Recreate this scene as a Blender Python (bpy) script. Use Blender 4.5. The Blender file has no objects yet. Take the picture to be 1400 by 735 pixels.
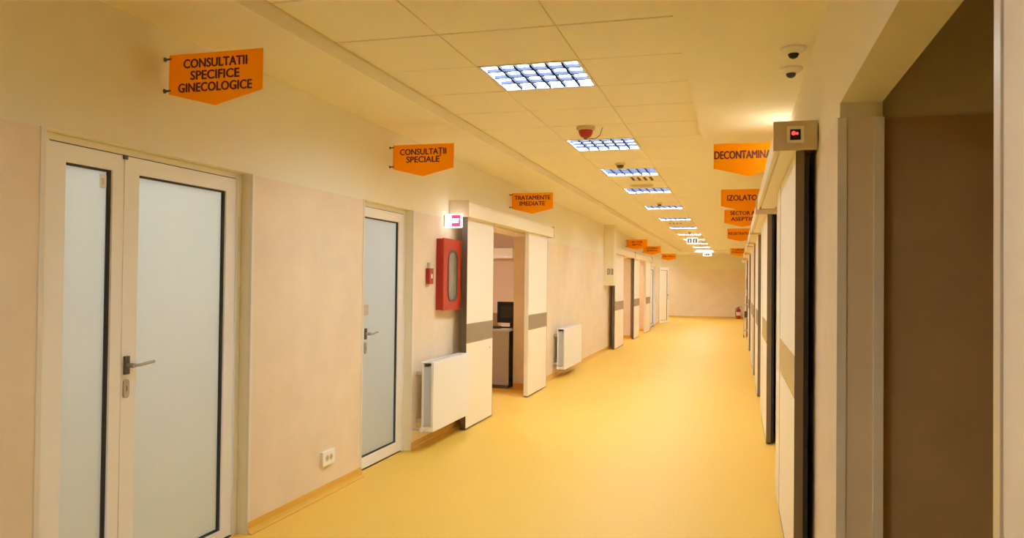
import bpy, bmesh, math, random
from mathutils import Matrix, Vector
random.seed(4)
C = bpy.context.scene.collection
S = bpy.context.scene
H = 1.443                                  # eye height

# ------------------------------------------------------------------ camera
yaw, pitch, roll = .2776, .0155, .011
cy, sy, cp, sp = math.cos(yaw), math.sin(yaw), math.cos(pitch), math.sin(pitch)
Fv = Vector((-sy*cp, cy*cp, sp)); Rv = Vector((cy, sy, 0)); Uv = Rv.cross(Fv)
cr, sr = math.cos(roll), math.sin(roll)
R2 = cr*Rv + sr*Uv; U2 = -sr*Rv + cr*Uv
cam = bpy.data.cameras.new('camera'); camo = bpy.data.objects.new('camera', cam); C.objects.link(camo)
cam.sensor_width = 36; cam.lens = 36*1076.3/1400; cam.clip_start = .02; cam.clip_end = 200
camo.matrix_world = Matrix(((R2.x, U2.x, -Fv.x, 0), (R2.y, U2.y, -Fv.y, 0), (R2.z, U2.z, -Fv.z, H), (0, 0, 0, 1)))
S.camera = camo
# ------------------------------------------------------------------ world, exposure
w = bpy.data.worlds.new('world'); S.world = w; w.use_nodes = True
w.node_tree.nodes['Background'].inputs[0].default_value = (.02, .018, .014, 1)
w.node_tree.nodes['Background'].inputs[1].default_value = 1.0
S.view_settings.view_transform = 'Standard'; S.view_settings.look = 'None'
S.view_settings.exposure = 0.0; S.view_settings.gamma = 1
S.cycles.max_bounces = 14; S.cycles.diffuse_bounces = 10
LAMP = 32.5                                 # strength of the ceiling luminaires
LAMPCOL = (1.0, 1.16, 1.30)

# ------------------------------------------------------------------ materials
def mat(name, col, rough=.6, noise=None, emit=None, metal=0, bump=0, nscale=8, spec=.5, coat=0):
    m = bpy.data.materials.new(name); m.use_nodes = True
    nt = m.node_tree; b = nt.nodes['Principled BSDF']
    b.inputs['Base Color'].default_value = (*col, 1); b.inputs['Roughness'].default_value = rough
    b.inputs['Metallic'].default_value = metal; b.inputs['Specular IOR Level'].default_value = spec
    b.inputs['Coat Weight'].default_value = coat
    if emit:
        b.inputs['Emission Color'].default_value = (*emit[0], 1); b.inputs['Emission Strength'].default_value = emit[1]
    if noise or bump:
        tc = nt.nodes.new('ShaderNodeTexCoord'); geo = nt.nodes.new('ShaderNodeNewGeometry')
        n = nt.nodes.new('ShaderNodeTexNoise'); n.inputs['Scale'].default_value = nscale
        n.inputs['Detail'].default_value = 6; n.inputs['Roughness'].default_value = .62
        nt.links.new(geo.outputs['Position'], n.inputs['Vector'])
        if noise:
            r = nt.nodes.new('ShaderNodeValToRGB')
            r.color_ramp.elements[0].position = .3; r.color_ramp.elements[1].position = .7
            r.color_ramp.elements[0].color = (*[c*(1-noise) for c in col], 1)
            r.color_ramp.elements[1].color = (*[min(1, c*(1+noise)) for c in col], 1)
            nt.links.new(n.outputs['Fac'], r.inputs['Fac']); nt.links.new(r.outputs['Color'], b.inputs['Base Color'])
        if bump:
            n2 = nt.nodes.new('ShaderNodeTexNoise'); n2.inputs['Scale'].default_value = nscale*12
            nt.links.new(geo.outputs['Position'], n2.inputs['Vector'])
            bp = nt.nodes.new('ShaderNodeBump'); bp.inputs['Strength'].default_value = bump; bp.inputs['Distance'].default_value = .002
            nt.links.new(n2.outputs['Fac'], bp.inputs['Height']); nt.links.new(bp.outputs['Normal'], b.inputs['Normal'])
    return m
M = dict(
    floor=mat('vinyl_floor', (.82, .525, .080), .5, noise=.05, nscale=60, bump=.15, spec=.4),
    base=mat('vinyl_cove', (.74, .44, .06), .45),
    plaster=mat('plaster', (.84, .80, .63), .8, bump=.2),
    clad=mat('wall_cladding', (.82, .70, .53), .6, noise=.05, nscale=3.2, bump=.25),
    tile=mat('mineral_tile', (.86, .81, .62), .9, bump=.4, nscale=20),
    rail=mat('grid_rail', (.66, .56, .38), .6),
    rail2=mat('cross_rail', (.30, .22, .12), .6),
    soffit=mat('soffit_plaster', (.86, .81, .62), .85, bump=.15),
    trim=mat('corner_trim', (.80, .76, .68), .4),
    white=mat('white_frame', (.90, .90, .87), .32),
    alu=mat('aluminium', (.62, .60, .56), .35, metal=.7),
    leaf=mat('cream_door_panel', (.89, .84, .72), .38),
    band=mat('taupe_band', (.27, .215, .145), .22),
    edge=mat('bronze_edge', (.13, .10, .07), .45),
    edge2=mat('bronze_edge_lit', (.19, .145, .09), .45),  # same bronze edge, the light on it put into a lighter colour
    black=mat('black_plastic', (.012, .011, .010), .5),
    seal=mat('rubber_seal', (.03, .027, .024), .6),
    valance=mat('track_cover', (.86, .79, .58), .5),
    cap=mat('track_end_cap', (.60, .50, .32), .5),
    glass=mat('frosted_pane', (.60, .66, .66), .28, noise=.02, nscale=1.5, spec=.5),
    glass2=mat('frosted_pane_cool', (.52, .58, .60), .28, noise=.02, nscale=1.5),
    steel=mat('satin_steel', (.45, .43, .40), .35, metal=.9),
    darksteel=mat('dark_steel', (.12, .11, .10), .4, metal=.8),
    orange=mat('orange_sign', (.95, .43, .003), .7, spec=.15),
    ink=mat('sign_lettering', (.10, .022, .018), .6),
    red=mat('red_paint', (.50, .035, .012), .35),
    redside=mat('red_plastic', (.42, .02, .012), .35),
    gasket=mat('grey_gasket', (.10, .075, .05), .5),
    rad=mat('radiator_enamel', (.86, .87, .85), .35),
    radfin=mat('radiator_fin', (.55, .60, .66), .5),
    grille=mat('louver_blade', (.030, .034, .052), .9, spec=0),
    lamppan=mat('luminaire_rim', (.75, .76, .82), .35),
    diffuser=mat('lit_diffuser', (.8, .8, .8), .5, emit=(LAMPCOL, LAMP)),
    exitlit=mat('lit_exit_panel', (.9, .9, .9), .4, emit=((1, .93, .95), 4.5)),
    emergency=mat('lit_emergency_panel', (.9, .9, .9), .4, emit=((1, .96, .88), 24)),
    exitred=mat('exit_pictogram', (.8, .05, .12), .4, emit=((1, .06, .2), 1.0)),
    pictolit=mat('lit_pictogram_panel', (.9, .9, .9), .4, emit=((.80, .93, 1), .9)),
    led=mat('red_led', (.8, .03, .02), .4, emit=((1, .06, .04), 2.0)),
    desk=mat('grey_laminate', (.42, .37, .32), .5),
    desktop=mat('desk_top', (.55, .53, .50), .4),
    roomwall=mat('room_wall', (.62, .50, .42), .8, noise=.03, nscale=2),
    roomup=mat('room_plaster', (.68, .60, .46), .8),
    paper=mat('paper_white', (.85, .83, .78), .6),
    shadeclad=mat('shaded_cladding', (.46, .32, .17), .65, noise=.07, nscale=3.2, bump=.25),  # same cladding, the shade of the passage put into a darker colour
    blue=mat('pale_blue_plastic', (.35, .5, .75), .5),
    hose=mat('hose_reel', (.62, .40, .34), .6),
    clear=mat('cabinet_glass', (.42, .38, .30), .1),
    wood=mat('tan_board', (.55, .36, .16), .5),
)
def translucent(m, k, col=None):
    nt = m.node_tree; b = nt.nodes['Principled BSDF']; out = nt.nodes['Material Output']
    tr = nt.nodes.new('ShaderNodeBsdfTranslucent'); tr.inputs['Color'].default_value = (*(col or b.inputs['Base Color'].default_value[:3]), 1)
    mx = nt.nodes.new('ShaderNodeMixShader'); mx.inputs[0].default_value = k
    nt.links.new(b.outputs[0], mx.inputs[1]); nt.links.new(tr.outputs[0], mx.inputs[2]); nt.links.new(mx.outputs[0], out.inputs['Surface'])
translucent(M['orange'], .68, (1.0, .60, .01)); translucent(M['glass'], .5, (.9, .95, .93)); translucent(M['glass2'], .5, (.9, .95, .95))
gm = M['clear'].node_tree.nodes['Principled BSDF']; gm.inputs['Alpha'].default_value = .45

# ------------------------------------------------------------------ helpers
class MB:
    """collects shapes into one mesh"""
    def __init__(s): s.bm = bmesh.new()
    def box(s, x0, x1, y0, y1, z0, z1):
        v = [s.bm.verts.new(p) for p in ((x0,y0,z0),(x1,y0,z0),(x1,y1,z0),(x0,y1,z0),(x0,y0,z1),(x1,y0,z1),(x1,y1,z1),(x0,y1,z1))]
        for f in ((3,2,1,0),(4,5,6,7),(0,1,5,4),(1,2,6,5),(2,3,7,6),(3,0,4,7)): s.bm.faces.new([v[i] for i in f])
        return s
    def cyl(s, p0, p1, r0, r1=None, n=20):
        r1 = r0 if r1 is None else r1; p0 = Vector(p0); p1 = Vector(p1); d = p1-p0
        q = Vector((0,0,1)).rotation_difference(d.normalized()).to_matrix().to_4x4()
        bmesh.ops.create_cone(s.bm, cap_ends=True, segments=n, radius1=r0, radius2=max(r1, .0003), depth=d.length,
                              matrix=Matrix.Translation((p0+p1)/2) @ q); return s
    def lathe(s, prof, n=28, mtx=None):
        rings = []
        for r, z in prof:
            rings.append([s.bm.verts.new((mtx or Matrix()) @ Vector((r*math.cos(2*math.pi*i/n), r*math.sin(2*math.pi*i/n), z))) for i in range(n)])
        for a, b in zip(rings, rings[1:]):
            for i in range(n): s.bm.faces.new((a[i], a[(i+1) % n], b[(i+1) % n], b[i]))
        s.bm.faces.new(rings[0][::-1]); s.bm.faces.new(rings[-1]); return s
    def prism(s, pts, axis, a, b):
        """pts in the plane across axis; axis 'y': (x,z) 'x': (y,z) 'z': (x,y)"""
        f = {'y': lambda p, t: (p[0], t, p[1]), 'x': lambda p, t: (t, p[0], p[1]), 'z': lambda p, t: (p[0], p[1], t)}[axis]
        A = [s.bm.verts.new(f(p, a)) for p in pts]; B = [s.bm.verts.new(f(p, b)) for p in pts]
        n = len(pts)
        for i in range(n): s.bm.faces.new((A[i], A[(i+1) % n], B[(i+1) % n], B[i]))
        s.bm.faces.new(A[::-1]); s.bm.faces.new(B); return s
    def tube(s, pts, r, n=10):
        for a, b in zip(pts, pts[1:]): s.cyl(a, b, r, n=n)
        for p in pts[1:-1]: bmesh.ops.create_uvsphere(s.bm, u_segments=n, v_segments=6, radius=r, matrix=Matrix.Translation(p))
        return s
    def build(s, name, m, parent=None, bevel=0, smooth=False, seg=2):
        bmesh.ops.recalc_face_normals(s.bm, faces=s.bm.faces)
        if bevel: bmesh.ops.bevel(s.bm, geom=s.bm.edges[:], offset=bevel, segments=seg, affect='EDGES', profile=.7)
        me = bpy.data.meshes.new(name); s.bm.to_mesh(me); s.bm.free()
        me.materials.append(m)
        if smooth:
            for p in me.polygons: p.use_smooth = True
            me.set_sharp_from_angle(angle=math.radians(40))
        return link(name, me, parent)
def link(name, me, parent=None):
    o = bpy.data.objects.new(name, me); C.objects.link(o)
    if parent: o.parent = parent
    return o
def thing(name, label, cat, loc=(0,0,0), group=None):
    o = bpy.data.objects.new(name, None); o.empty_display_size = .05; C.objects.link(o); o.location = loc
    o['label'] = label; o['category'] = cat
    if group: o['group'] = group
    return o
def struct(name, m=None, mb=None, loc=(0,0,0), **k):
    if mb is None:
        o = bpy.data.objects.new(name, None); o.empty_display_size = .05; C.objects.link(o)
    else: o = mb.build(name, m, **k)
    o.location = loc; o['kind'] = 'structure'; return o
def tag(o, label, cat, group=None):
    o['label'] = label; o['category'] = cat
    if group: o['group'] = group
    return o
def copy_tree(o, parent=None):
    c = o.copy(); C.objects.link(c); c.parent = parent
    for ch in list(o.children): copy_tree(ch, c)
    return c
# plane maps: local x,y,z -> world
LEFT = Matrix(((0,0,1,0),(1,0,0,0),(0,1,0,0),(0,0,0,1)))       # faces +X
RIGHT = Matrix(((0,0,-1,0),(-1,0,0,0),(0,1,0,0),(0,0,0,1)))    # faces -X
FRONT = Matrix(((1,0,0,0),(0,0,-1,0),(0,1,0,0),(0,0,0,1)))     # faces -Y
def shape(outer, holes, depth, mtx):
    cu = bpy.data.curves.new('tmp', 'CURVE'); cu.dimensions = '2D'; cu.fill_mode = 'BOTH'; cu.extrude = depth/2
    for loop in [outer]+holes:
        sp_ = cu.splines.new('POLY'); sp_.points.add(len(loop)-1); sp_.use_cyclic_u = True
        for i, (a, b) in enumerate(loop): sp_.points[i].co = (a, b, 0, 1)
    o = bpy.data.objects.new('tmp', cu); me = bpy.data.meshes.new_from_object(o)
    me.transform(mtx @ Matrix.Translation((0, 0, depth/2))); bpy.data.objects.remove(o); bpy.data.curves.remove(cu)
    bm = bmesh.new(); bm.from_mesh(me); bmesh.ops.remove_doubles(bm, verts=bm.verts, dist=1e-6)
    bmesh.ops.recalc_face_normals(bm, faces=bm.faces); bm.to_mesh(me); bm.free()
    return me
def stadium(w_, h_, n=12, cx=0, cz=0):
    r = w_/2; pts = []
    for k in range(n+1): a = math.pi*k/n; pts.append((cx+r*math.cos(a), cz+h_/2-r+r*math.sin(a)))
    for k in range(n+1): a = math.pi+math.pi*k/n; pts.append((cx+r*math.cos(a), cz-h_/2+r+r*math.sin(a)))
    return pts
def rrect(w_, h_, r, cx=0, cz=0, n=6):
    pts = []
    for q, (sx, sz) in enumerate(((1, 1), (-1, 1), (-1, -1), (1, -1))):
        for k in range(n+1):
            a = math.pi/2*(q+k/n); pts.append((cx+sx*(w_/2-r)+r*math.cos(a), cz+sz*(h_/2-r)+r*math.sin(a)))
    return pts
def text_mesh(txt, bold=0):
    cu = bpy.data.curves.new('tmp', 'FONT'); cu.body = txt; cu.size = 1; cu.extrude = .006; cu.offset = bold
    cu.resolution_u = 3; cu.space_character = 1.0
    o = bpy.data.objects.new('tmp', cu); me = bpy.data.meshes.new_from_object(o)
    bpy.data.objects.remove(o); bpy.data.curves.remove(cu); return me
_h = text_mesh('H'); CAP = max(v.co.y for v in _h.vertices) - min(v.co.y for v in _h.vertices)
def text_line(txt, cx, base, cap, width, mtx, name, m, parent, depth=.0015):
    me = text_mesh(txt)
    xs = [v.co.x for v in me.vertices]; x0, x1 = min(xs), max(xs); zs = [v.co.z for v in me.vertices]; z0 = min(zs); z1 = max(zs)
    for v in me.vertices:
        v.co = Vector((cx + ((v.co.x-x0)/(x1-x0)-.5)*width, base+v.co.y/CAP*cap, (v.co.z-z0)/(z1-z0)*depth))
    # heavier strokes: two more passes a little to either side
    bm = bmesh.new(); wt = cap*.045
    for k, (dx, dz) in enumerate(((-wt, 0), (wt, 0), (0, wt*.6), (0, -wt*.6))):
        m2 = me.copy(); m2.transform(Matrix.Translation((dx, dz, k*.0001))); bm.from_mesh(m2); bpy.data.meshes.remove(m2)
    bm.to_mesh(me); bm.free()
    me.transform(mtx); me.materials.append(m); return link(name, me, parent)

ZC = 2.709; ZS = 2.632; ZD = 2.03          # tile ceiling, plaster soffits, top of the cladding
XL, XR = -2.642, .36
T = .62; Y0 = 5.099*T
YB, YE, YW = -3.0, 33.9, 29.5              # behind the camera, end wall, end of the left wall
row = lambda j: Y0 + j*T

# ------------------------------------------------------------------ floor
struct('floor', M['floor'], MB().box(-6.2, 3.6, YB-.2, YE+.2, -.06, 0))
# ------------------------------------------------------------------ ceiling
ceil = struct('ceiling', M['soffit'], MB().box(-3.4, .6, YB, YE, ZC+.14, ZC+.2))
MB().box(XL-.25, -2.08, YB, YE, ZS, ZC+.14).build('soffit', M['soffit'], ceil)
MB().box(-.279, XR+.15, YB, YE, ZS, ZC+.14).build('soffit', M['soffit'], ceil)
JE = 45
MB().box(-2.08, -.279, row(JE), YE, ZS, ZC+.14).build('soffit', M['soffit'], ceil)
MB().box(-5.6, XL-.25, YW, YE, ZS, ZC+.14).build('soffit', M['soffit'], ceil)
cols = [(-2.08, -1.488), (-1.488, -.868), (-.868, -.279)]
lamp_rows = [-4, 2, 6, 9, 12, 16, 20, 24, 28, 32, 36, 40, 44]
vent_rows = [10, 22]
tmesh = []
for a, b in cols:
    mb = MB(); g = .004; zb = ZC; e = .003
    # tegular tile: face with a small bevel, gap to its neighbours
    x0, x1, y0, y1 = .0025, b-a-.0025, .006, T-.006
    bm = mb.bm
    lo = [bm.verts.new(p) for p in ((x0+e, y0+e, 0), (x1-e, y0+e, 0), (x1-e, y1-e, 0), (x0+e, y1-e, 0))]
    mi = [bm.verts.new(p) for p in ((x0, y0, e), (x1, y0, e), (x1, y1, e), (x0, y1, e))]
    hi = [bm.verts.new(p) for p in ((x0, y0, .018), (x1, y0, .018), (x1, y1, .018), (x0, y1, .018))]
    bm.faces.new(lo)
    for A, B in ((lo, mi), (mi, hi)):
        for i in range(4): bm.faces.new((A[i], A[(i+1) % 4], B[(i+1) % 4], B[i]))
    bm.faces.new(hi)
    bmesh.ops.recalc_face_normals(bm, faces=bm.faces)
    me = bpy.data.meshes.new('ceiling_tile'); bm.to_mesh(me); bm.free(); me.materials.append(M['tile']); tmesh.append(me)
for j in range(-9, JE):
    for i, (a, b) in enumerate(cols):
        if i == 1 and (j in lamp_rows or j in vent_rows): continue
        o = link('ceiling_tile', tmesh[i], ceil); o.location = (a, row(j), ZC + random.uniform(-.0012, .0006))
for a in (-2.08+.006, -1.488, -.868, -.279-.006):
    MB().box(a-.012, a+.012, row(-9), row(JE), ZC+.006, ZC+.03).build('grid_rail', M['rail'], ceil)
rme = None
for j in range(-9, JE+1):
    if rme is None:
        r_ = MB().box(-2.07, -.29, -.012, .012, ZC+.007, ZC+.029).build('cross_rail', M['rail2'], ceil); rme = r_.data
    else: r_ = link('cross_rail', rme, ceil)
    r_.location = (0, row(j), 0)
# small shadow angle along the foot of the steps
MB().box(-2.083, -2.066, YB, row(JE), ZC-.004, ZC+.002).build('edge_angle', M['rail'], ceil)
MB().box(-.292, -.276, YB, row(JE), ZC-.004, ZC+.002).build('edge_angle', M['rail'], ceil)

# ------------------------------------------------------------------ left wall
def wall(name, x_face, sgn, y0, y1, opens, thick=.25, ztop=ZC+.14, zclad=ZD):
    """x_face corridor face; sgn -1 when the wall lies towards -X; opens: (y0, y1, head)"""
    X0, X1 = sorted((x_face, x_face+sgn*thick))
    mb = MB(); segs = []; y = y0
    for a, b, h in opens:
        if a > y: segs.append((y, a))
        y = b
        mb.box(X0, X1, a, b, h, ztop)
    segs.append((y, y1))
    for a, b in segs: mb.box(X0, X1, a, b, 0, ztop)
    wl = struct(name, M['plaster'], mb)
    return wl, segs
openL = [(2.489, 3.882, ZD+.005), (5.282, 6.196, ZD+.005), (8.12, 10.27, 2.06), (18.2, 20.55, 2.06), (21.3, 23.6, 2.06), (25.3, 26.9, 2.04)]
wl, segL = wall('wall_left', XL-.006, -1, YB, YW, openL)
for a, b in segL:
    MB().box(XL-.007, XL, a, b, .03, ZD).build('wall_cladding', M['clad'], wl)
# cladding on the far jambs of the open doorways
for a, b, h in openL[2:5]:
    MB().box(XL-.25, XL-.002, b-.003, b+.004, .0, h).build('jamb_lining', M['clad'], wl)
    MB().box(XL-.25, XL-.002, b-.012, b-.002, .0, .065).build('jamb_skirting', M['base'], wl)
for y in (3.882, 6.196): MB().box(XL-.012, XL+.004, y-.003, y+.022, 0.0, ZD+.004).build('corner_trim', M['trim'], wl, bevel=.002)
for y in (2.489, 5.282): MB().box(XL-.012, XL+.004, y-.022, y+.002, 0.0, ZD+.004).build('corner_trim', M['trim'], wl, bevel=.002)
def cove(side, x, y0, y1):
    s_ = 1 if side == 'left' else -1
    pts = [(x-s_*.004, .0), (x-s_*.004, .068), (x+s_*.004, .068), (x+s_*.006, .03), (x+s_*.013, .013), (x+s_*.03, .004), (x+s_*.03, 0)]
    b = MB(); b.prism(pts, 'y', y0, y1)
    struct('baseboard_'+side, M['base'], b)
for a, b in segL: cove('left', XL, a, b)

# ------------------------------------------------------------------ right wall
openR = [(1.278, 3.13, 2.115)]
wr, segR = wall('wall_right', XR+.006, 1, YB, YE, openR, thick=.145)
for a, b in segR: MB().box(XR, XR+.007, a, b, .03, 2.06).build('wall_cladding', M['clad'], wr)
MB().box(XR+.002, XR+.15, 3.124, 3.131, 0, 2.06).build('jamb_lining', M['clad'], wr)
MB().box(XR-.003, XR+.03, 3.118, 3.134, 0, 2.06).build('corner_trim', M['trim'], wr, bevel=.002)
MB().box(XR+.122, XR+.156, 3.118, 3.134, 0, 2.06).build('corner_trim', M['trim'], wr, bevel=.002)
MB().box(XR-.004, XR+.012, 1.249, 1.281, 0, 2.115).build('corner_trim', M['alu'], wr, bevel=.002)
for a, b in segR: cove('right', XR, a, b)
# side passage behind the right wall, unlit
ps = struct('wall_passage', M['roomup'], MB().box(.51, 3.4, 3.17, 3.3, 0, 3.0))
MB().box(.512, 3.4, 3.163, 3.172, 0, 2.06).build('wall_cladding', M['shadeclad'], ps)
struct('wall_passage', M['roomup'], MB().box(3.3, 3.4, -1.2, 3.3, 0, 3.0))
struct('wall_passage', M['roomup'], MB().box(.505, 3.4, -1.3, -1.2, 0, 3.0))
struct('ceiling', M['roomup'], MB().box(.505, 3.4, -1.3, 3.3, 3.0, 3.08))
# ------------------------------------------------------------------ end walls
we = struct('wall_end', M['plaster'], MB().box(-5.6, .6, YE, YE+.15, 0, ZC+.14))
MB().box(-5.6, XR+.1, YE-.006, YE+.001, 0.02, ZD).build('wall_cladding', M['clad'], we)
b = MB(); b.prism([(YE-.03, 0), (YE-.03, .004), (YE-.012, .02), (YE-.008, .068), (YE, .068), (YE, 0)], 'x', -5.5, XR)
struct('baseboard_end', M['base'], b)
struct('wall_side', M['plaster'], MB().box(-5.6, -5.5, YW-.1, YE, 0, ZC+.14))
struct('wall_side', M['plaster'], MB().box(-5.6, XL-.25, YW-.2, YW, 0, ZC+.14))
struct('wall_back', M['plaster'], MB().box(-2.9, .6, YB-.15, YB, 0, ZC+.14))

# ------------------------------------------------------------------ rooms seen through the open doorways
def room(n, x0, y0, y1, zc=2.6, light=14, lc=(1, .86, .76)):
    X1 = XL-.25
    r = struct('wall_room', M['roomwall'], MB().box(x0-.1, x0, y0-.1, y1+.1, 0, zc))
    struct('wall_room', M['roomwall'], MB().box(x0, X1, y1, y1+.1, 0, zc))
    struct('wall_room', M['roomwall'], MB().box(x0, X1, y0-.1, y0, 0, zc))
    struct('ceiling', M['roomup'], MB().box(x0-.1, X1, y0-.1, y1+.1, zc, zc+.06))
    l = bpy.data.lights.new('added_room_lamp', 'AREA'); l.energy = light; l.size = .6; l.color = lc  # unseen area lamp added to light the room
    lo = bpy.data.objects.new('added_room_lamp', l); C.objects.link(lo); lo.location = ((x0+X1)/2-.2, (y0+y1)/2, zc-.03)
room(1, -4.6, 1.9, 4.55, light=42, lc=(.93, 1.02, 1.12))
room(2, -4.6, 4.75, 7.4, light=34, lc=(.93, 1.02, 1.12))
room(3, -5.9, 8.2, 14.0, light=70)
room(4, -5.0, 16.5, 20.85, light=48)
room(5, -5.0, 21.1, 24.6, light=48)

# ------------------------------------------------------------------ glazed doors on the left
def pane_leaf(parent, y0, y1, z0, z1, gy0, gy1, gz0, gz1, xf, gm_, thick=.055):
    """a leaf in the YZ plane with a glazed opening and its rubber seals; xf = corridor face"""
    lf = link('leaf', shape([(y0, z0), (y1, z0), (y1, z1), (y0, z1)], [[(gy0, gz0), (gy1, gz0), (gy1, gz1), (gy0, gz1)]], thick,
                            Matrix.Translation((xf-thick, 0, 0)) @ LEFT), parent)
    lf.data.materials.append(M['white'])
    MB().box(xf-.036, xf-.024, gy0, gy1, gz0, gz1).build('glass_pane', gm_, lf)
    t = .010
    link('glazing_seal', shape([(gy0, gz0), (gy1, gz0), (gy1, gz1), (gy0, gz1)], [[(gy0+t, gz0+t), (gy1-t*1.6, gz0+t), (gy1-t*1.6, gz1-t), (gy0+t, gz1-t)]], .012,
                            Matrix.Translation((xf-.023, 0, 0)) @ LEFT), lf).data.materials.append(M['seal'])
    return lf
def door_handle(parent, y, z, xf, d=1, L=.125):
    h = MB().box(xf, xf+.009, y-.016, y+.016, z-.042, z+.042).build('handle_plate', M['darksteel'], parent, bevel=.002)
    mb = MB(); mb.cyl((xf+.005, y, z), (xf+.05, y, z), .011)
    mb.tube([Vector((xf+.045, y, z)), Vector((xf+.056, y+d*.03, z+.001)), Vector((xf+.05, y+d*L, z+.008))], .0072)
    mb.build('lever_handle', M['steel'], parent, smooth=True)
    link('key_plate', shape(stadium(.034, .088, cx=y, cz=z-.108), [stadium(.010, .026, cx=y, cz=z-.108)], .007, Matrix.Translation((xf, 0, 0)) @ LEFT), parent).data.materials.append(M['steel'])
XF = -2.712
d1 = struct('door_1')
fr = link('door_frame', shape([(2.489, 0), (3.880, 0), (3.880, ZD+.003), (2.489, ZD+.003)], [[(2.572, .0), (3.838, .0), (3.838, 2.006), (2.572, 2.006)]], .07, Matrix.Translation((XF-.068, 0, 0)) @ LEFT), d1)
fr.data.materials.append(M['white'])
pane_leaf(d1, 2.576, 2.990, .008, 2.001, 2.664, 2.925, .055, 1.925, XF-.004, M['glass'])
lf = pane_leaf(d1, 2.996, 3.834, .008, 2.001, 3.088, 3.750, .055, 1.925, XF-.004, M['glass'])
link('gap_shade_strip', shape([(2.572, .0), (3.838, .0), (3.838, 2.006), (2.572, 2.006)], [[(2.5765, .002), (3.8335, .002), (3.8335, 2.0005), (2.5765, 2.0005)]], .02, Matrix.Translation((XF-.03, 0, 0)) @ LEFT), d1).data.materials.append(M['seal'])  # dark strip standing in for the shade in the leaf gap
door_handle(lf, 3.024, 1.035, XF-.004)
MB().box(XF-.004, XF+.006, 2.982, 3.004, 1.985, 2.004).build('top_catch', M['darksteel'], d1)
nt_ = MB().box(XF-.0215, XF-.0195, 2.865, 2.903, 1.84, 1.90).build('notice_sticker', M['paper'], d1)
MB().box(XF-.0197, XF-.0185, 2.876, 2.892, 1.855, 1.885).build('notice_print', M['alu'], nt_)
struct('floor', M['seal'], MB().box(XF-.07, XF, 2.5, 3.87, 0.0, .004))
d2 = struct('door_2')
fr = link('door_frame', shape([(5.284, 0), (6.194, 0), (6.194, ZD+.003), (5.284, ZD+.003)], [[(5.325, .0), (6.172, .0), (6.172, 2.003), (5.325, 2.003)]], .07, Matrix.Translation((XF-.068, 0, 0)) @ LEFT), d2)
fr.data.materials.append(M['white'])
lf = pane_leaf(d2, 5.329, 6.167, .008, 1.998, 5.405, 6.075, .09, 1.925, XF-.004, M['glass2'])
link('gap_shade_strip', shape([(5.325, .0), (6.172, .0), (6.172, 2.003), (5.325, 2.003)], [[(5.3295, .002), (6.1665, .002), (6.1665, 1.9975), (5.3295, 1.9975)]], .02, Matrix.Translation((XF-.03, 0, 0)) @ LEFT), d2).data.materials.append(M['seal'])  # leaf gap shade drawn as a dark strip here too
door_handle(lf, 5.47, 1.03, XF-.004, L=.11)
MB().box(XF-.0225, XF-.0195, 5.42, 5.55, 1.17, 1.25).build('door_sticker', M['alu'], lf)

# ------------------------------------------------------------------ sliding doors
def slide_leaf(parent, sgn, y0, y1, xface, near_dark=True, z0=.012, z1=2.075, thick=.05, band=(.835, 1.025), bm_='band'):
    """sgn +1: left-hand wall (faces +X); -1: right-hand wall"""
    xa, xb = sorted((xface, xface-sgn*thick))
    lf = MB().box(xa, xb, y0+.004, y1-.004, z0, z1).build('leaf', M['leaf'], parent)
    if band:
        p0, p1 = sorted((xface-sgn*.001, xface+sgn*.002))
        MB().box(p0, p1, y0+.004, y1-.004, band[0], band[1]).build('taupe_band', M[bm_], lf)['label'] = 'grey-brown band across the leaf'
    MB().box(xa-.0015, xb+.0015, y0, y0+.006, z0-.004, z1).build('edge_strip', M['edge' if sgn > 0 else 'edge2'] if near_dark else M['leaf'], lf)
    MB().box(xa-.001, xb+.001, y1-.006, y1, z0-.004, z1).build('edge_strip', M['edge'], lf)
    MB().box(xa-.001, xb+.001, y0, y1, z0-.006, z0+.004).build('bottom_strip', M['edge'], lf)
    return lf
def valance(parent, sgn, y0, y1, xw, z0=2.055, z1=2.205, out=.19, caplen=.012, sensor=None):
    """track cover: flat face that rolls back into the wall at the top"""
    x = lambda t: xw+sgn*t
    pts = [(x(0), z0+.02), (x(out-.012), z0+.02), (x(out-.012), z0), (x(out), z0), (x(out), z1-.035), (x(out-.012), z1-.012), (x(out-.035), z1), (x(0), z1)]
    v = MB(); v.prism(pts, 'y', y0+caplen, y1-caplen); v = v.build('track_cover', M['valance'], parent)
    for a, b in ((y0, y0+caplen), (y1-caplen, y1)):
        c0, c1 = sorted((x(0), x(out+.006)))
        MB().box(c0, c1, a, b, z0-.004, z1+.004).build('end_cap', M['cap'], v, bevel=.003)
    mb = MB(); c0, c1 = sorted((x(.05), x(.16))); mb.box(c0, c1, y0+.02, y1-.02, z0+.004, z0+.018); mb.build('track_rail', M['valance'], v)
    return v
W3 = XL
d3 = struct('door_3')
slide_leaf(d3, 1, 7.2, 8.065, -2.505)
slide_leaf(d3, 1, 9.50, 10.50, -2.49, near_dark=False)
v3 = valance(d3, 1, 7.06, 10.72, W3)
for y in (7.9, 10.45): MB().box(W3+.02, W3+.12, y, y+.12, 2.205, 2.216).build('dark_piece', M['band'], v3, bevel=.002)  # dark piece on top of the track cover
MB().box(-2.505, -2.503, 7.95, 7.965, .735, .75).build('sensor_button', M['edge'], d3)
MB().box(XL-.25, XL-.002, 8.12, 10.27, 2.045, 2.06).build('head_lining', M['leaf'], d3)
d4 = struct('door_4')
slide_leaf(d4, 1, 16.83, 18.2, -2.50); valance(d4, 1, 16.6, 19.95, XL)
d5 = struct('door_5')
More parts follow.
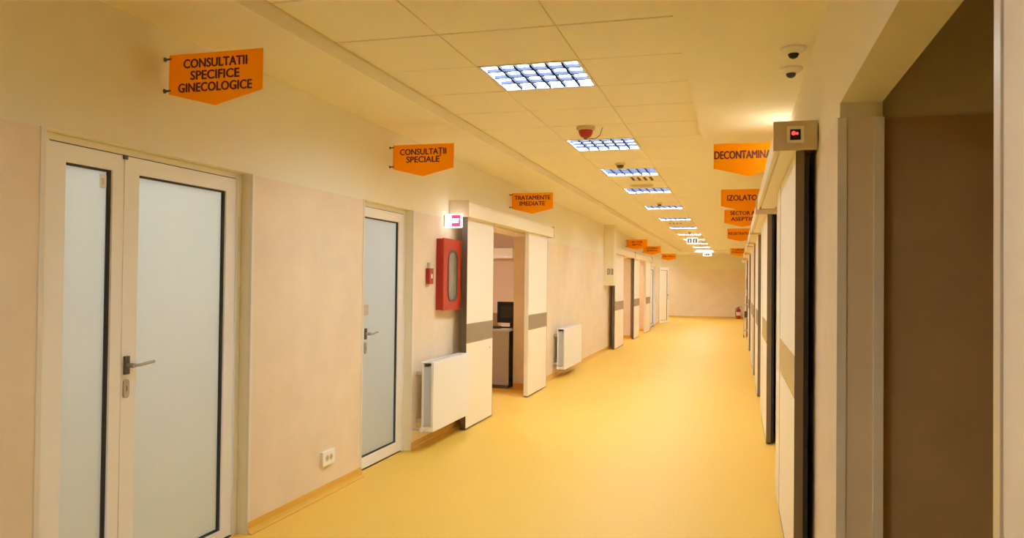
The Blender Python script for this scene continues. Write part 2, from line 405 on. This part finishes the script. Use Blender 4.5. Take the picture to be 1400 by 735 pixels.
slide_leaf(d5, 1, 20.12, 21.3, -2.50); slide_leaf(d5, 1, 22.75, 23.95, -2.49, near_dark=False); valance(d5, 1, 20.0, 24.1, XL)
d6 = struct('door_6')
fr = link('door_frame', shape([(25.3, 0), (26.9, 0), (26.9, 2.038), (25.3, 2.038)], [[(25.36, 0), (26.84, 0), (26.84, 1.98), (25.36, 1.98)]], .12, Matrix.Translation((XL-.10, 0, 0)) @ LEFT), d6)
fr.data.materials.append(M['white'])
pane_leaf(d6, 25.365, 26.835, .008, 1.975, 25.47, 26.72, .1, 1.88, XL-.03, M['leaf'])
# a glazed leaf at the very end, standing open into the corridor
of = struct('door_7')
op = pane_leaf(of, 0, .86, .01, 2.0, .08, .78, .1, 1.9, 0, M['leaf'], thick=.045); door_handle(op, .80, 1.0, 0, d=-1, L=.1)
of.location = (XL+.03, 28.3, 0); of.rotation_euler = (0, 0, math.radians(-16))

right_doors = [(3.9, 7.0, 5.30, 5.73), (7.42, 10.3, 8.75, 9.3), (10.5, 12.75, 11.7, 12.1), (12.93, 13.85, 13.7, 13.8), (13.97, 16.9, 15.3, 15.8), (17.6, 20.4, 19.0, 19.5), (22.2, 25.0, 23.6, 24.1)]
for i, (ya, yb, l1, l2) in enumerate(right_doors):
    d = struct('door_%d' % (8+i))
    slide_leaf(d, -1, ya+.06, l1, .27, z1=2.075, thick=.036, band=(.90, 1.10))
    MB().box(.306, .330, ya+.075, l1-.1, .012, 2.07).build('rear_gap_shade', M['black'], d)  # black strip that paints the shaded gap between leaf and wall
    MB().box(.268, .306, l1+.004, l2, .01, 2.07).build('side_panel', M['leaf'], d, bevel=.002)
    v = valance(d, -1, ya, yb, XR, z0=2.075, z1=2.205, out=.19, caplen=.014)
    if i == 0:
        cp_ = [c for c in v.children if c.name.startswith('end_cap')][0]
        fr_ = link('switch_frame', shape([(.225, 2.105), (.300, 2.105), (.300, 2.183), (.225, 2.183)], [[(.238, 2.118), (.287, 2.118), (.287, 2.170), (.238, 2.170)]], .006, Matrix.Translation((0, ya-.0, 0)) @ FRONT), cp_)
        fr_.parent = v; fr_.data.materials.append(M['valance'])
        sw = MB().box(.240, .285, ya-.004, ya, 2.120, 2.168).build('switch', M['black'], v); sw['label'] = 'black switch with a red light in the end cap'
        m_ = MB(); m_.cyl((.254, ya-.008, 2.150), (.254, ya-.004, 2.150), .0095); m_.build('red_indicator', M['led'], v)
        m_ = MB(); m_.cyl((.270, ya-.007, 2.148), (.270, ya-.004, 2.148), .006); m_.build('red_indicator', M['led'], v)

# ------------------------------------------------------------------ hanging orange signs
def sign(y, side, lines, label, cap=.045, pitch=.06, first=None, widths=None, grp=None, W=.51, z=2.316, h=.188, tip=.062, shift=0):
    x0 = XL+.028 if side == 'left' else XR-.022-W
    xw = XL if side == 'left' else XR
    t = thing('department_sign', label, 'sign', (xw, y, z), grp)
    a = x0-xw
    link('sign_plate', shape([(a, 0), (a+W/2, -tip), (a+W, 0), (a+W, h), (a, h)], [], .006, FRONT), t).data.materials.append(M['orange'])
    n = len(lines); f0 = first if first is not None else h*.5 + (n-1)*pitch/2 - cap/2
    for k, s_ in enumerate(lines):
        text_line(s_, a+W/2+shift, f0-k*pitch, cap, widths[k], Matrix.Translation((0, -.0062, 0)) @ FRONT, 'lettering', M['ink'], t)
    for zz in (.018, h-.018):
        mb = MB(); e = a if side == 'left' else a+W
        mb.cyl((0, -.003, zz), (e+(.012 if side == 'left' else -.012), -.003, zz), .005, n=10)
        mb.cyl((0, -.003, zz), (.004 if side == 'left' else -.004, -.003, zz), .011, n=12)
        mb.build('standoff', M['darksteel'], t)
    return t
GL, GR = 'orange arrow signs along the glazed door side', 'orange arrow signs over the sliding doors by the camera side'
sign(3.16, 'left', ['CONSULTATII', 'SPECIFICE', 'GINECOLOGICE'], 'orange arrow-shaped sign with three dark lines, above the glazed double door', .041, .057, first=.120, widths=[.345, .265, .40], grp=GL)
sign(5.71, 'left', ['CONSULTAȚII', 'SPECIALE'], 'orange arrow-shaped sign with two dark lines, above the single glazed door', .045, .060, first=.108, widths=[.385, .275], grp=GL)
sign(9.14, 'left', ['TRATAMENTE', 'IMEDIATE'], 'orange arrow-shaped sign above the half-open sliding door behind the red cabinet', .048, .070, first=.108, widths=[.44, .31], grp=GL)
sign(19.5, 'left', ['SECTOR', 'SEPTIC'], 'small distant orange sign, nearest of the three past the white boxed riser', .045, .066, first=.105, widths=[.26, .24], grp=GL)
sign(23.1, 'left', ['CAMERA', 'GARDA'], 'distant orange sign, middle of the three past the white boxed riser', .045, .066, first=.105, widths=[.34, .30], grp=GL)
sign(29.0, 'left', ['FILTRU'], 'farthest orange sign hung from the wall with the radiators', .05, .06, widths=[.40], grp=GL)
sign(6.18, 'right', ['DECONTAMINARE'], 'large orange sign just behind the track cover with the red light', .058, .06, first=.072, widths=[.47], grp=GR, shift=-.012)
sign(9.2, 'right', ['IZOLATOR'], 'orange sign with one word, second in the row over the sliding doors', .06, .06, first=.062, widths=[.37], grp=GR)
sign(11.75, 'right', ['SECTOR A', 'ASEPTIC'], 'orange sign with two dark lines, third in the row over the sliding doors', .052, .085, first=.115, widths=[.34, .32], grp=GR)
sign(15.77, 'right', ['REGISTRATURA'], 'orange sign with one faint line, fourth in the row over the sliding doors', .05, .06, widths=[.46], grp=GR)
sign(24.4, 'right', ['CABINET', 'STERILIZARE'], 'farthest orange sign over the sliding doors, with two faint lines', .05, .075, first=.11, widths=[.40, .44], grp=GR)

# ------------------------------------------------------------------ ceiling luminaires
def luminaire(j, label, at=None, grp='recessed louvred ceiling lights'):
    x0, x1 = -1.488, -.868; w_ = x1-x0
    t = thing('ceiling_light', label, 'ceiling light', at or (x0, row(j), ZC), grp)
    link('rim', shape([(.004, .004), (w_-.004, .004), (w_-.004, T-.004), (.004, T-.004)], [[(.02, .02), (w_-.02, .02), (w_-.02, T-.02), (.02, T-.02)]], .012, Matrix.Translation((0, 0, -.003))), t).data.materials.append(M['lamppan'])
    MB().box(.012, w_-.012, .012, T-.012, .030, .034).build('diffuser', M['diffuser'], t)
    mb = MB()
    for a, b, c, d in ((.012, .018, .012, T-.012), (w_-.018, w_-.012, .012, T-.012), (.018, w_-.018, .012, .018), (.018, w_-.018, T-.018, T-.012)): mb.box(a, b, c, d, .008, .034)
    mb.build('housing', M['lamppan'], t)
    cells = 4
    bl = None
    for k in range(1, cells):
        if bl is None: bl = MB().box(.02, w_-.02, -.009, .009, .003, .024).build('cross_blade', M['grille'], t)
        else: bl = link('cross_blade', bl.data, t)
        bl.location = (0, .02+(T-.04)*k/cells, 0)
    bl = None
    for k in range(1, 6):
        if bl is None: bl = MB().box(-.0075, .0075, .02, T-.02, .004, .023).build('long_blade', M['grille'], t)
        else: bl = link('long_blade', bl.data, t)
        bl.location = (.02+(w_-.04)*k/6, 0, 0)
    return t
ords = {2: 'nearest lit louvred ceiling light, its white cells plain to see', 6: 'second lit ceiling light, just past the red detector', 9: 'third lit ceiling light, just before the four-slot vent',
        12: 'fourth lit ceiling light, just past the four-slot vent', 16: 'fifth lit ceiling light along the tiled ceiling', 20: 'sixth lit ceiling light along the tiled ceiling',
        24: 'seventh lit ceiling light, just past the faint second vent', 28: 'eighth ceiling light, nearest the hanging pictogram panel', 32: 'ninth ceiling light, a thin bright strip past the pictogram panel',
        36: 'tenth ceiling light, a thin bright strip far off', 40: 'eleventh ceiling light, last but one before the end wall', 44: 'farthest ceiling light, next to the end wall',
        -4: 'unseen ceiling light added overhead, beyond the top of the view'}  # this one is unseen, added to light the near end
for j in lamp_rows: luminaire(j, ords[j])
for y in (30.2, 32.4): luminaire(0, '%s unseen ceiling light added round the corner of the end wall' % ('nearer' if y < 31 else 'farther'), (-3.9, y, ZS-.036), 'added ceiling lights round the far corner')  # hidden lamps added to brighten the end wall

# ceiling vents
def vent(j, label, s0=.30):
    t = thing('ceiling_vent', label, 'vent', (-1.488, row(j), ZC), 'slotted ceiling vents')
    slots = [[(s0+.075*k, .12), (s0+.04+.075*k, .12), (s0+.04+.075*k, .5), (s0+.075*k, .5)] for k in range(4)]
    link('face_plate', shape([(.004, .004), (.616, .004), (.616, .616), (.004, .616)], slots, .016, Matrix()), t).data.materials.append(M['tile'])
    for k in range(4): MB().box(s0+.075*k, s0+.04+.075*k, .12, .5, .010, .014).build('slot', M['black'], t)
    return t
vent(10, 'square ceiling vent with four black slots beside the third light', .24)
vent(22, 'faint slotted ceiling vent between the sixth and seventh lights', .1)

# fire detector with red sounder
t = thing('fire_detector', 'red domed detector on a white base hanging from the tiled ceiling', 'detector', (-1.19, 6.33, ZC))
mb = MB(); mb.lathe([(.075, 0), (.077, -.012), (.072, -.026), (.055, -.03)][::-1]); mb.build('base', M['cap'], t, smooth=True)
mb = MB(); mb.lathe([(.0580, -.028), (.0585, -.040), (.052, -.062), (.038, -.082), (.016, -.092)][::-1]); mb.build('red_dome', M['redside'], t, smooth=True)
mb = MB(); mb.lathe([(.018, -.090), (.018, -.098), (.01, -.102)][::-1]); mb.build('sensor_tip', M['edge'], t, smooth=True)
mb = MB(); mb.tube([Vector((.02, .02, -.09)), Vector((.07, .05, -.092)), Vector((.11, .05, -.06)), Vector((.13, .05, -.002))], .003, n=8); mb.build('cable', M['gasket'], t)
def smoke(x, y, label, r=.05):
    t = thing('smoke_detector', label, 'detector', (x, y, ZC), 'small smoke detectors on the tiled ceiling')
    mb = MB(); mb.lathe([(r, 0), (r, -.014), (r*.85, -.022)][::-1]); mb.build('base', M['rail'], t, smooth=True)
    mb = MB(); mb.lathe([(r*.7, -.02), (r*.66, -.04), (r*.35, -.052)][::-1]); mb.build('chamber', M['gasket'], t, smooth=True)
smoke(-1.195, 8.35, 'small brown detector on the ceiling just before the third light', .055)
smoke(-1.18, 12.65, 'small detector on the ceiling just before the fifth light', .045)
smoke(-1.12, 20.0, 'tiny detector on the ceiling just before the pictogram panel', .05)
smoke(-1.12, 25.6, 'tiny detector on the ceiling past the pictogram panel', .06)
t = thing('ceiling_speaker', 'flat round speaker on the ceiling just before the fourth light', 'speaker', (-1.19, 10.28, ZC))
mb = MB(); mb.lathe([(.15, 0), (.15, -.006), (.14, -.012)][::-1]); mb.build('ring', M['rail'], t, smooth=True)
mb = MB(); mb.lathe([(.125, -.010), (.12, -.016), (.03, -.019)][::-1]); mb.build('cover', M['cap'], t, smooth=True)

# dome cameras on the right-hand soffit
for (x, y, lb) in ((.270, 4.18, 'white dome camera on the soffit, the nearer of the two'), (.283, 4.57, 'white dome camera on the soffit, next to the track cover')):
    t = thing('dome_camera', lb, 'security camera', (x, y, ZS), 'two dome cameras on the soffit')
    mb = MB(); mb.lathe([(.062, 0), (.062, -.010), (.050, -.020), (.034, -.030)][::-1]); mb.build('base', M['trim'], t, smooth=True)
    mb = MB(); mb.lathe([(.026, -.028), (.026, -.036), (.020, -.048), (.008, -.054)][::-1]); mb.build('dark_dome', M['black'], t, smooth=True)

# ------------------------------------------------------------------ lit exit sign at the sliding door
def exit_box(x, y, z, W, hgt, s_, label, word=True, lit='exitlit'):
    t = thing('exit_sign', label, 'exit sign', (x, y, z), None)
    a, b = sorted((s_*.012, s_*(.012+W)))
    MB().box(a, b, -.022, .022, 0, hgt).build('lit_panel', M[lit], t, bevel=.006)
    a2, b2 = sorted((0, s_*.014))
    MB().box(a2, b2, -.03, .03, .01, hgt-.01).build('wall_bracket', M['white'], t)
    if word:
        p0, p1 = a+W*.40, b-.006
        MB().box(p0, p1, -.0235, -.0215, .009, hgt-.009).build('red_field', M['exitred'], t)
        text_line('EXIT', (p0+p1)/2, hgt*.34, hgt*.32, (p1-p0)*.70, Matrix.Translation((0, -.0237, 0)) @ FRONT, 'lettering', M['exitlit'], t)
        for k in range(3): MB().box(a+W*.07, a+W*(.25-.03*k), -.0235, -.0215, .03+.03*k, .038+.03*k).build('white_arrow_line', M['exitred'], t)
    return t
exit_box(XL, 6.95, 1.940, .155, .125, 1, 'lit white exit sign with a red field, above the red hose cabinet')
exit_box(XR, 5.95, 2.37, .07, .11, -1, 'small lit exit lamp tucked above the track cover by the DECONTAMINARE sign'.replace('DECONTAMINARE', 'large orange'), word=False, lit='emergency')

# ------------------------------------------------------------------ hose cabinet
t = thing('hose_cabinet', 'red wall cabinet with a tall rounded window, hung by the sliding door', 'cabinet', (XL, 6.74, 1.172))
cw, ch, cd = .45, .655, .075
mb = MB(); mb.box(0, .006, 0, cw, 0, ch)
for a in ((0, .008), (cw-.008, cw)): mb.box(.006, cd-.016, a[0], a[1], 0, ch)
mb.box(.006, cd-.016, .008, cw-.008, 0, .008); mb.box(.006, cd-.016, .008, cw-.008, ch-.008, ch)
mb.build('body', M['redside'], t)
win = dict(cx=cw*.52, cz=ch*.48)
dr = link('door', shape([(-.004, -.004), (cw+.004, -.004), (cw+.004, ch+.004), (-.004, ch+.004)], [rrect(.235, .46, .085, **win)], .016, Matrix.Translation((cd-.016, 0, 0)) @ LEFT), t)
dr.data.materials.append(M['red'])
link('window_gasket', shape(rrect(.257, .482, .095, **win), [rrect(.225, .45, .08, **win)], .006, Matrix.Translation((cd-.001, 0, 0)) @ LEFT), dr).data.materials.append(M['gasket'])
link('window_glass', shape(rrect(.232, .457, .082, **win), [], .003, Matrix.Translation((cd-.006, 0, 0)) @ LEFT), dr).data.materials.append(M['clear'])
mb = MB(); mb.cyl((cd, cw-.03, ch*.5), (cd+.008, cw-.03, ch*.5), .007); mb.build('lock', M['alu'], dr)
mb = MB()
for k in range(4):
    r = .14-.025*k; pts = [Vector((.03, cw*.5+r*.8*math.cos(2*math.pi*i/20), ch*.47+r*math.sin(2*math.pi*i/20))) for i in range(21)]
    mb.tube(pts, .013, n=8)
mb.build('fire_hose', M['hose'], t)

t = thing('fire_call_point', 'small red call point box on the wall beside the hose cabinet', 'call point', (XL, 6.49, 1.41))
MB().box(0, .035, 0, .10, 0, .14).build('housing', M['redside'], t, bevel=.004)
MB().box(.035, .038, .035, .07, .05, .09).build('push_plate', M['paper'], t, bevel=.001)
MB().box(.0, .02, .03, .07, .145, .19).build('label_tag', M['alu'], t, bevel=.001)

# ------------------------------------------------------------------ radiators
def radiator(y0, y1, z0, z1, xb, xf, label, group='white panel radiators on the cladding wall'):
    t = thing('panel_radiator', label, 'radiator', (XL+.0022, y0, z0), group)
    L_, h_ = y1-y0, z1-z0; a, b = xb-XL, xf-XL
    MB().box(b-.022, b, 0, L_, 0, h_).build('front_panel', M['rad'], t, bevel=.006)
    MB().box(a, a+.018, 0.02, L_-.02, .01, h_-.01).build('rear_panel', M['rad'], t, bevel=.005)
    mb = MB(); n = int(L_/.04)
    for k in range(n): y = .03+(L_-.06)*k/(n-1); mb.box(a+.018, b-.022, y-.0015, y+.0015, .05, h_-.04)
    mb.build('convector_fin', M['radfin'], t)['kind'] = 'stuff'
    mb = MB()
    mb.box(a, b-.004, .0, L_, h_-.006, h_+.004); mb.build('top_grille', M['rad'], t, bevel=.002)
    for k in range(9):
        y = .05+(L_-.1)*k/8; MB().box(a+.02, b-.03, y-.03, y+.03, h_+.0035, h_+.006).build('grille_slot', M['radfin'], t)
    for zz in (.08, h_-.1): MB().box(0, a+.001, .06, .075, zz-.015, zz+.015).build('wall_bracket', M['alu'], t)
    MB().box(a+.002, b-.02, .001, .004, .0, .04).build('side_foot', M['rad'], t)
    mb = MB(); mb.tube([Vector((0.002, -.012, .02)), Vector((a+.03, -.012, .02)), Vector((a+.03, .03, .02))], .010); mb.build('valve_pipe', M['alu'], t, smooth=True)
    mb = MB(); mb.cyl((a+.03, -.06, .02), (a+.03, -.015, .02), .017); mb.build('valve', M['white'], t, smooth=True)
    return t
radiator(6.24, 7.185, .16, .745, -2.575, -2.46, 'white panel radiator under the red cabinet, in front of the sliding door edge')
radiator(11.56, 12.88, .13, .735, -2.585, -2.46, 'white panel radiator farther off, between sliding door and boxed riser')

# ------------------------------------------------------------------ socket outlet
t = thing('wall_socket', 'white double socket low on the cladding between the glazed doors', 'socket', (XL, 4.69, .20))
MB().box(0, .02, 0, .165, 0, .095).build('cover', M['white'], t, bevel=.004)
for y in (.055, .108):
    m_ = MB(); m_.cyl((.019, y, .047), (.0215, y, .047), .021, n=20); m_.build('socket_well', M['cap'], t)
    m_ = MB(); m_.cyl((.021, y-.008, .047), (.0222, y-.008, .047), .003, n=8); m_.cyl((.021, y+.008, .047), (.0222, y+.008, .047), .003, n=8); m_.build('pin_hole', M['black'], t)

# ------------------------------------------------------------------ white boxed riser with pictograms
t = thing('boxed_riser', 'white box hanging from the soffit on the wall, with grey pictograms', 'box', (XL, 16.2, 1.376))
MB().box(0, .215, 0, .30, 0, ZS-1.376).build('casing', M['valance'], t, bevel=.004)
MB().box(.05, .212, -.004, 0, .195, .375).build('pictogram_plate', M['paper'], t)
for k, x in enumerate((.075, .145)):
    f = MB().box(x, x+.055, -.006, -.004, .225, .345).build('pictogram', M['band'], t)
    MB().box(x+.02, x+.032, -.007, -.006, .24, .33).build('figure', M['paper'], f)

# ------------------------------------------------------------------ hanging pictogram panels
def hang(y, x0, x1, z0, z1, label, n=2):
    t = thing('pictogram_panel', label, 'exit sign', ((x0+x1)/2, y, z0), 'lit pictogram panels hung from the ceiling')
    w_ = x1-x0; h_ = z1-z0
    MB().box(-w_/2, w_/2, -.02, .02, 0, h_*.82).build('lit_panel', M['pictolit'], t, bevel=.004)
    MB().box(-w_/2-.01, w_/2+.01, -.03, .03, h_*.82, h_*.95).build('lamp_housing', M['alu'], t)
    m_ = MB(); m_.cyl((0, 0, h_*.94), (0, 0, ZC-z0), .008, n=8); m_.build('hanger', M['alu'], t)
    for k in range(n):
        c = -w_*.24+k*w_*.48/(max(1, n-1)); q = h_*.26
        p = MB().box(c-q, c+q, -.0225, -.0195, h_*.41-q, h_*.41+q).build('pictogram', M['gasket'], t)
        m_ = MB(); m_.cyl((c, -.0235, h_*.41+q*.55), (c, -.0225, h_*.41+q*.55), q*.2, n=12)
        m_.prism([(c-q*.2, h_*.41-q*.8), (c+q*.2, h_*.41-q*.8), (c+q*.35, h_*.41+q*.25), (c-q*.35, h_*.41+q*.25)], 'y', -.0235, -.0225); m_.build('figure', M['pictolit'], p)
hang(20.6, -1.225, -.945, 2.445, 2.64, 'lit white panel with two dark pictograms hung under the eighth ceiling light')
hang(29.2, -1.16, -.85, 2.42, 2.56, 'small lit panel with dark marks hung from the ceiling near the end wall', 3)

# ------------------------------------------------------------------ room behind the half-open sliding door
t = thing('reception_desk', 'grey desk seen through the half-open sliding door', 'desk', (-3.98, 10.15, 0))
MB().box(.0, 1.05, 0, .03, .05, .77).build('side_panel', M['desk'], t, bevel=.002)
MB().box(.0, 1.05, .75, .78, .05, .77).build('side_panel', M['desk'], t, bevel=.002)
MB().box(0.0, .03, .03, .75, .05, .77).build('back_panel', M['desk'], t)
MB().box(.03, 1.03, .02, .76, .0, .05).build('plinth', M['edge'], t)
MB().box(-.02, 1.06, -.01, .80, .77, .80).build('desk_top', M['desktop'], t, bevel=.003)
t = thing('computer_monitor', 'black computer monitor standing on the grey desk', 'monitor', (-2.97, 10.45, .80))
MB().box(-.17, .17, -.10, .10, 0, .015).build('foot', M['black'], t, bevel=.004)
MB().box(-.03, .03, .0, .025, .01, .16).build('neck', M['black'], t)
MB().box(-.2, .15, -.05, -.02, .07, .36).build('screen_back', M['black'], t, bevel=.008)
MB().box(-.14, .09, -.075, -.05, .13, .30).build('rear_bulge', M['seal'], t, bevel=.01)
t = thing('desk_phone', 'low black phone on the near edge of the grey desk', 'phone', (-3.17, 10.24, .80))
MB().box(-.12, .09, -.06, .1, 0, .03).build('base', M['black'], t, bevel=.006)
MB().box(-.12, -.07, -.05, .09, .03, .055).build('handset', M['seal'], t, bevel=.008)
t = thing('file_box', 'tan box on the grey desk behind the phone', 'box', (-3.35, 10.62, .80))
MB().box(-.14, .14, -.05, .1, 0, .19).build('carton', M['wood'], t, bevel=.003)
MB().box(-.142, .142, -.052, .102, .17, .20).build('lid', M['wood'], t, bevel=.003)
t = thing('paper_cup', 'pale blue cup on top of the tan box', 'cup', (-3.37, 10.64, 1.0))
m_ = MB(); m_.lathe([(.02, 0), (.03, .075)]); m_.build('cup_wall', M['blue'], t, smooth=True)
m_ = MB(); m_.lathe([(.031, .074), (.033, .077), (.031, .08)]); m_.build('rim', M['paper'], t, smooth=True)
t = thing('air_conditioner', 'long pale air conditioner high on the wall of the room behind the door', 'air conditioner', (-4.55, 14.0, 1.86))
MB().box(-.5, .62, -.18, 0, 0, .19).build('casing', M['paper'], t, bevel=.02)
MB().box(-.46, .58, -.183, -.17, .015, .04).build('air_flap', M['alu'], t, bevel=.002)

# ------------------------------------------------------------------ far end
t = thing('fire_extinguisher', 'red fire extinguisher against the end wall', 'fire extinguisher', (.10, 33.6, 0.0))
m_ = MB(); m_.lathe([(.085, 0), (.09, .02), (.09, .36), (.07, .41), (.03, .44)]); m_.build('cylinder_body', M['redside'], t, smooth=True)
m_ = MB(); m_.lathe([(.0915, .14), (.0915, .28)]); m_.build('white_label', M['paper'], t, smooth=True)
m_ = MB(); m_.cyl((0, 0, .43), (0, 0, .48), .022); m_.box(-.02, .1, -.012, .012, .475, .49); m_.build('valve_head', M['black'], t)
m_ = MB(); m_.tube([Vector((-.02, -.01, .47)), Vector((-.11, -.03, .42)), Vector((-.115, -.04, .2)), Vector((-.10, -.05, .08))], .012); m_.build('hose', M['black'], t, smooth=True)

t = thing('instrument_trolley', 'slim steel trolley standing by the far sliding doors', 'trolley', (.265, 22.0, 0))
for x in (-.06, .06):
    for y in (0, .55):
        m_ = MB(); m_.cyl((x, y, .07), (x, y, .92), .012, n=10); m_.build('post', M['alu'], t)
        m_ = MB(); m_.cyl((x-.01, y, .035), (x+.01, y, .035), .035, n=16); m_.build('castor', M['black'], t)
for z in (.18, .52, .88): MB().box(-.07, .07, -.01, .56, z, z+.02).build('shelf', M['steel'], t, bevel=.002)
MB().box(-.05, .05, .1, .4, .54, .70).build('steel_bin', M['gasket'], t, bevel=.004)
t = thing('wall_phone', 'dark intercom unit on the wall above the steel trolley', 'intercom', (XR, 21.3, 1.28))
MB().box(-.10, 0, 0, .30, 0, .32).build('housing', M['gasket'], t, bevel=.005)
MB().box(-.115, -.10, .04, .12, .03, .29).build('handset', M['alu'], t, bevel=.004)
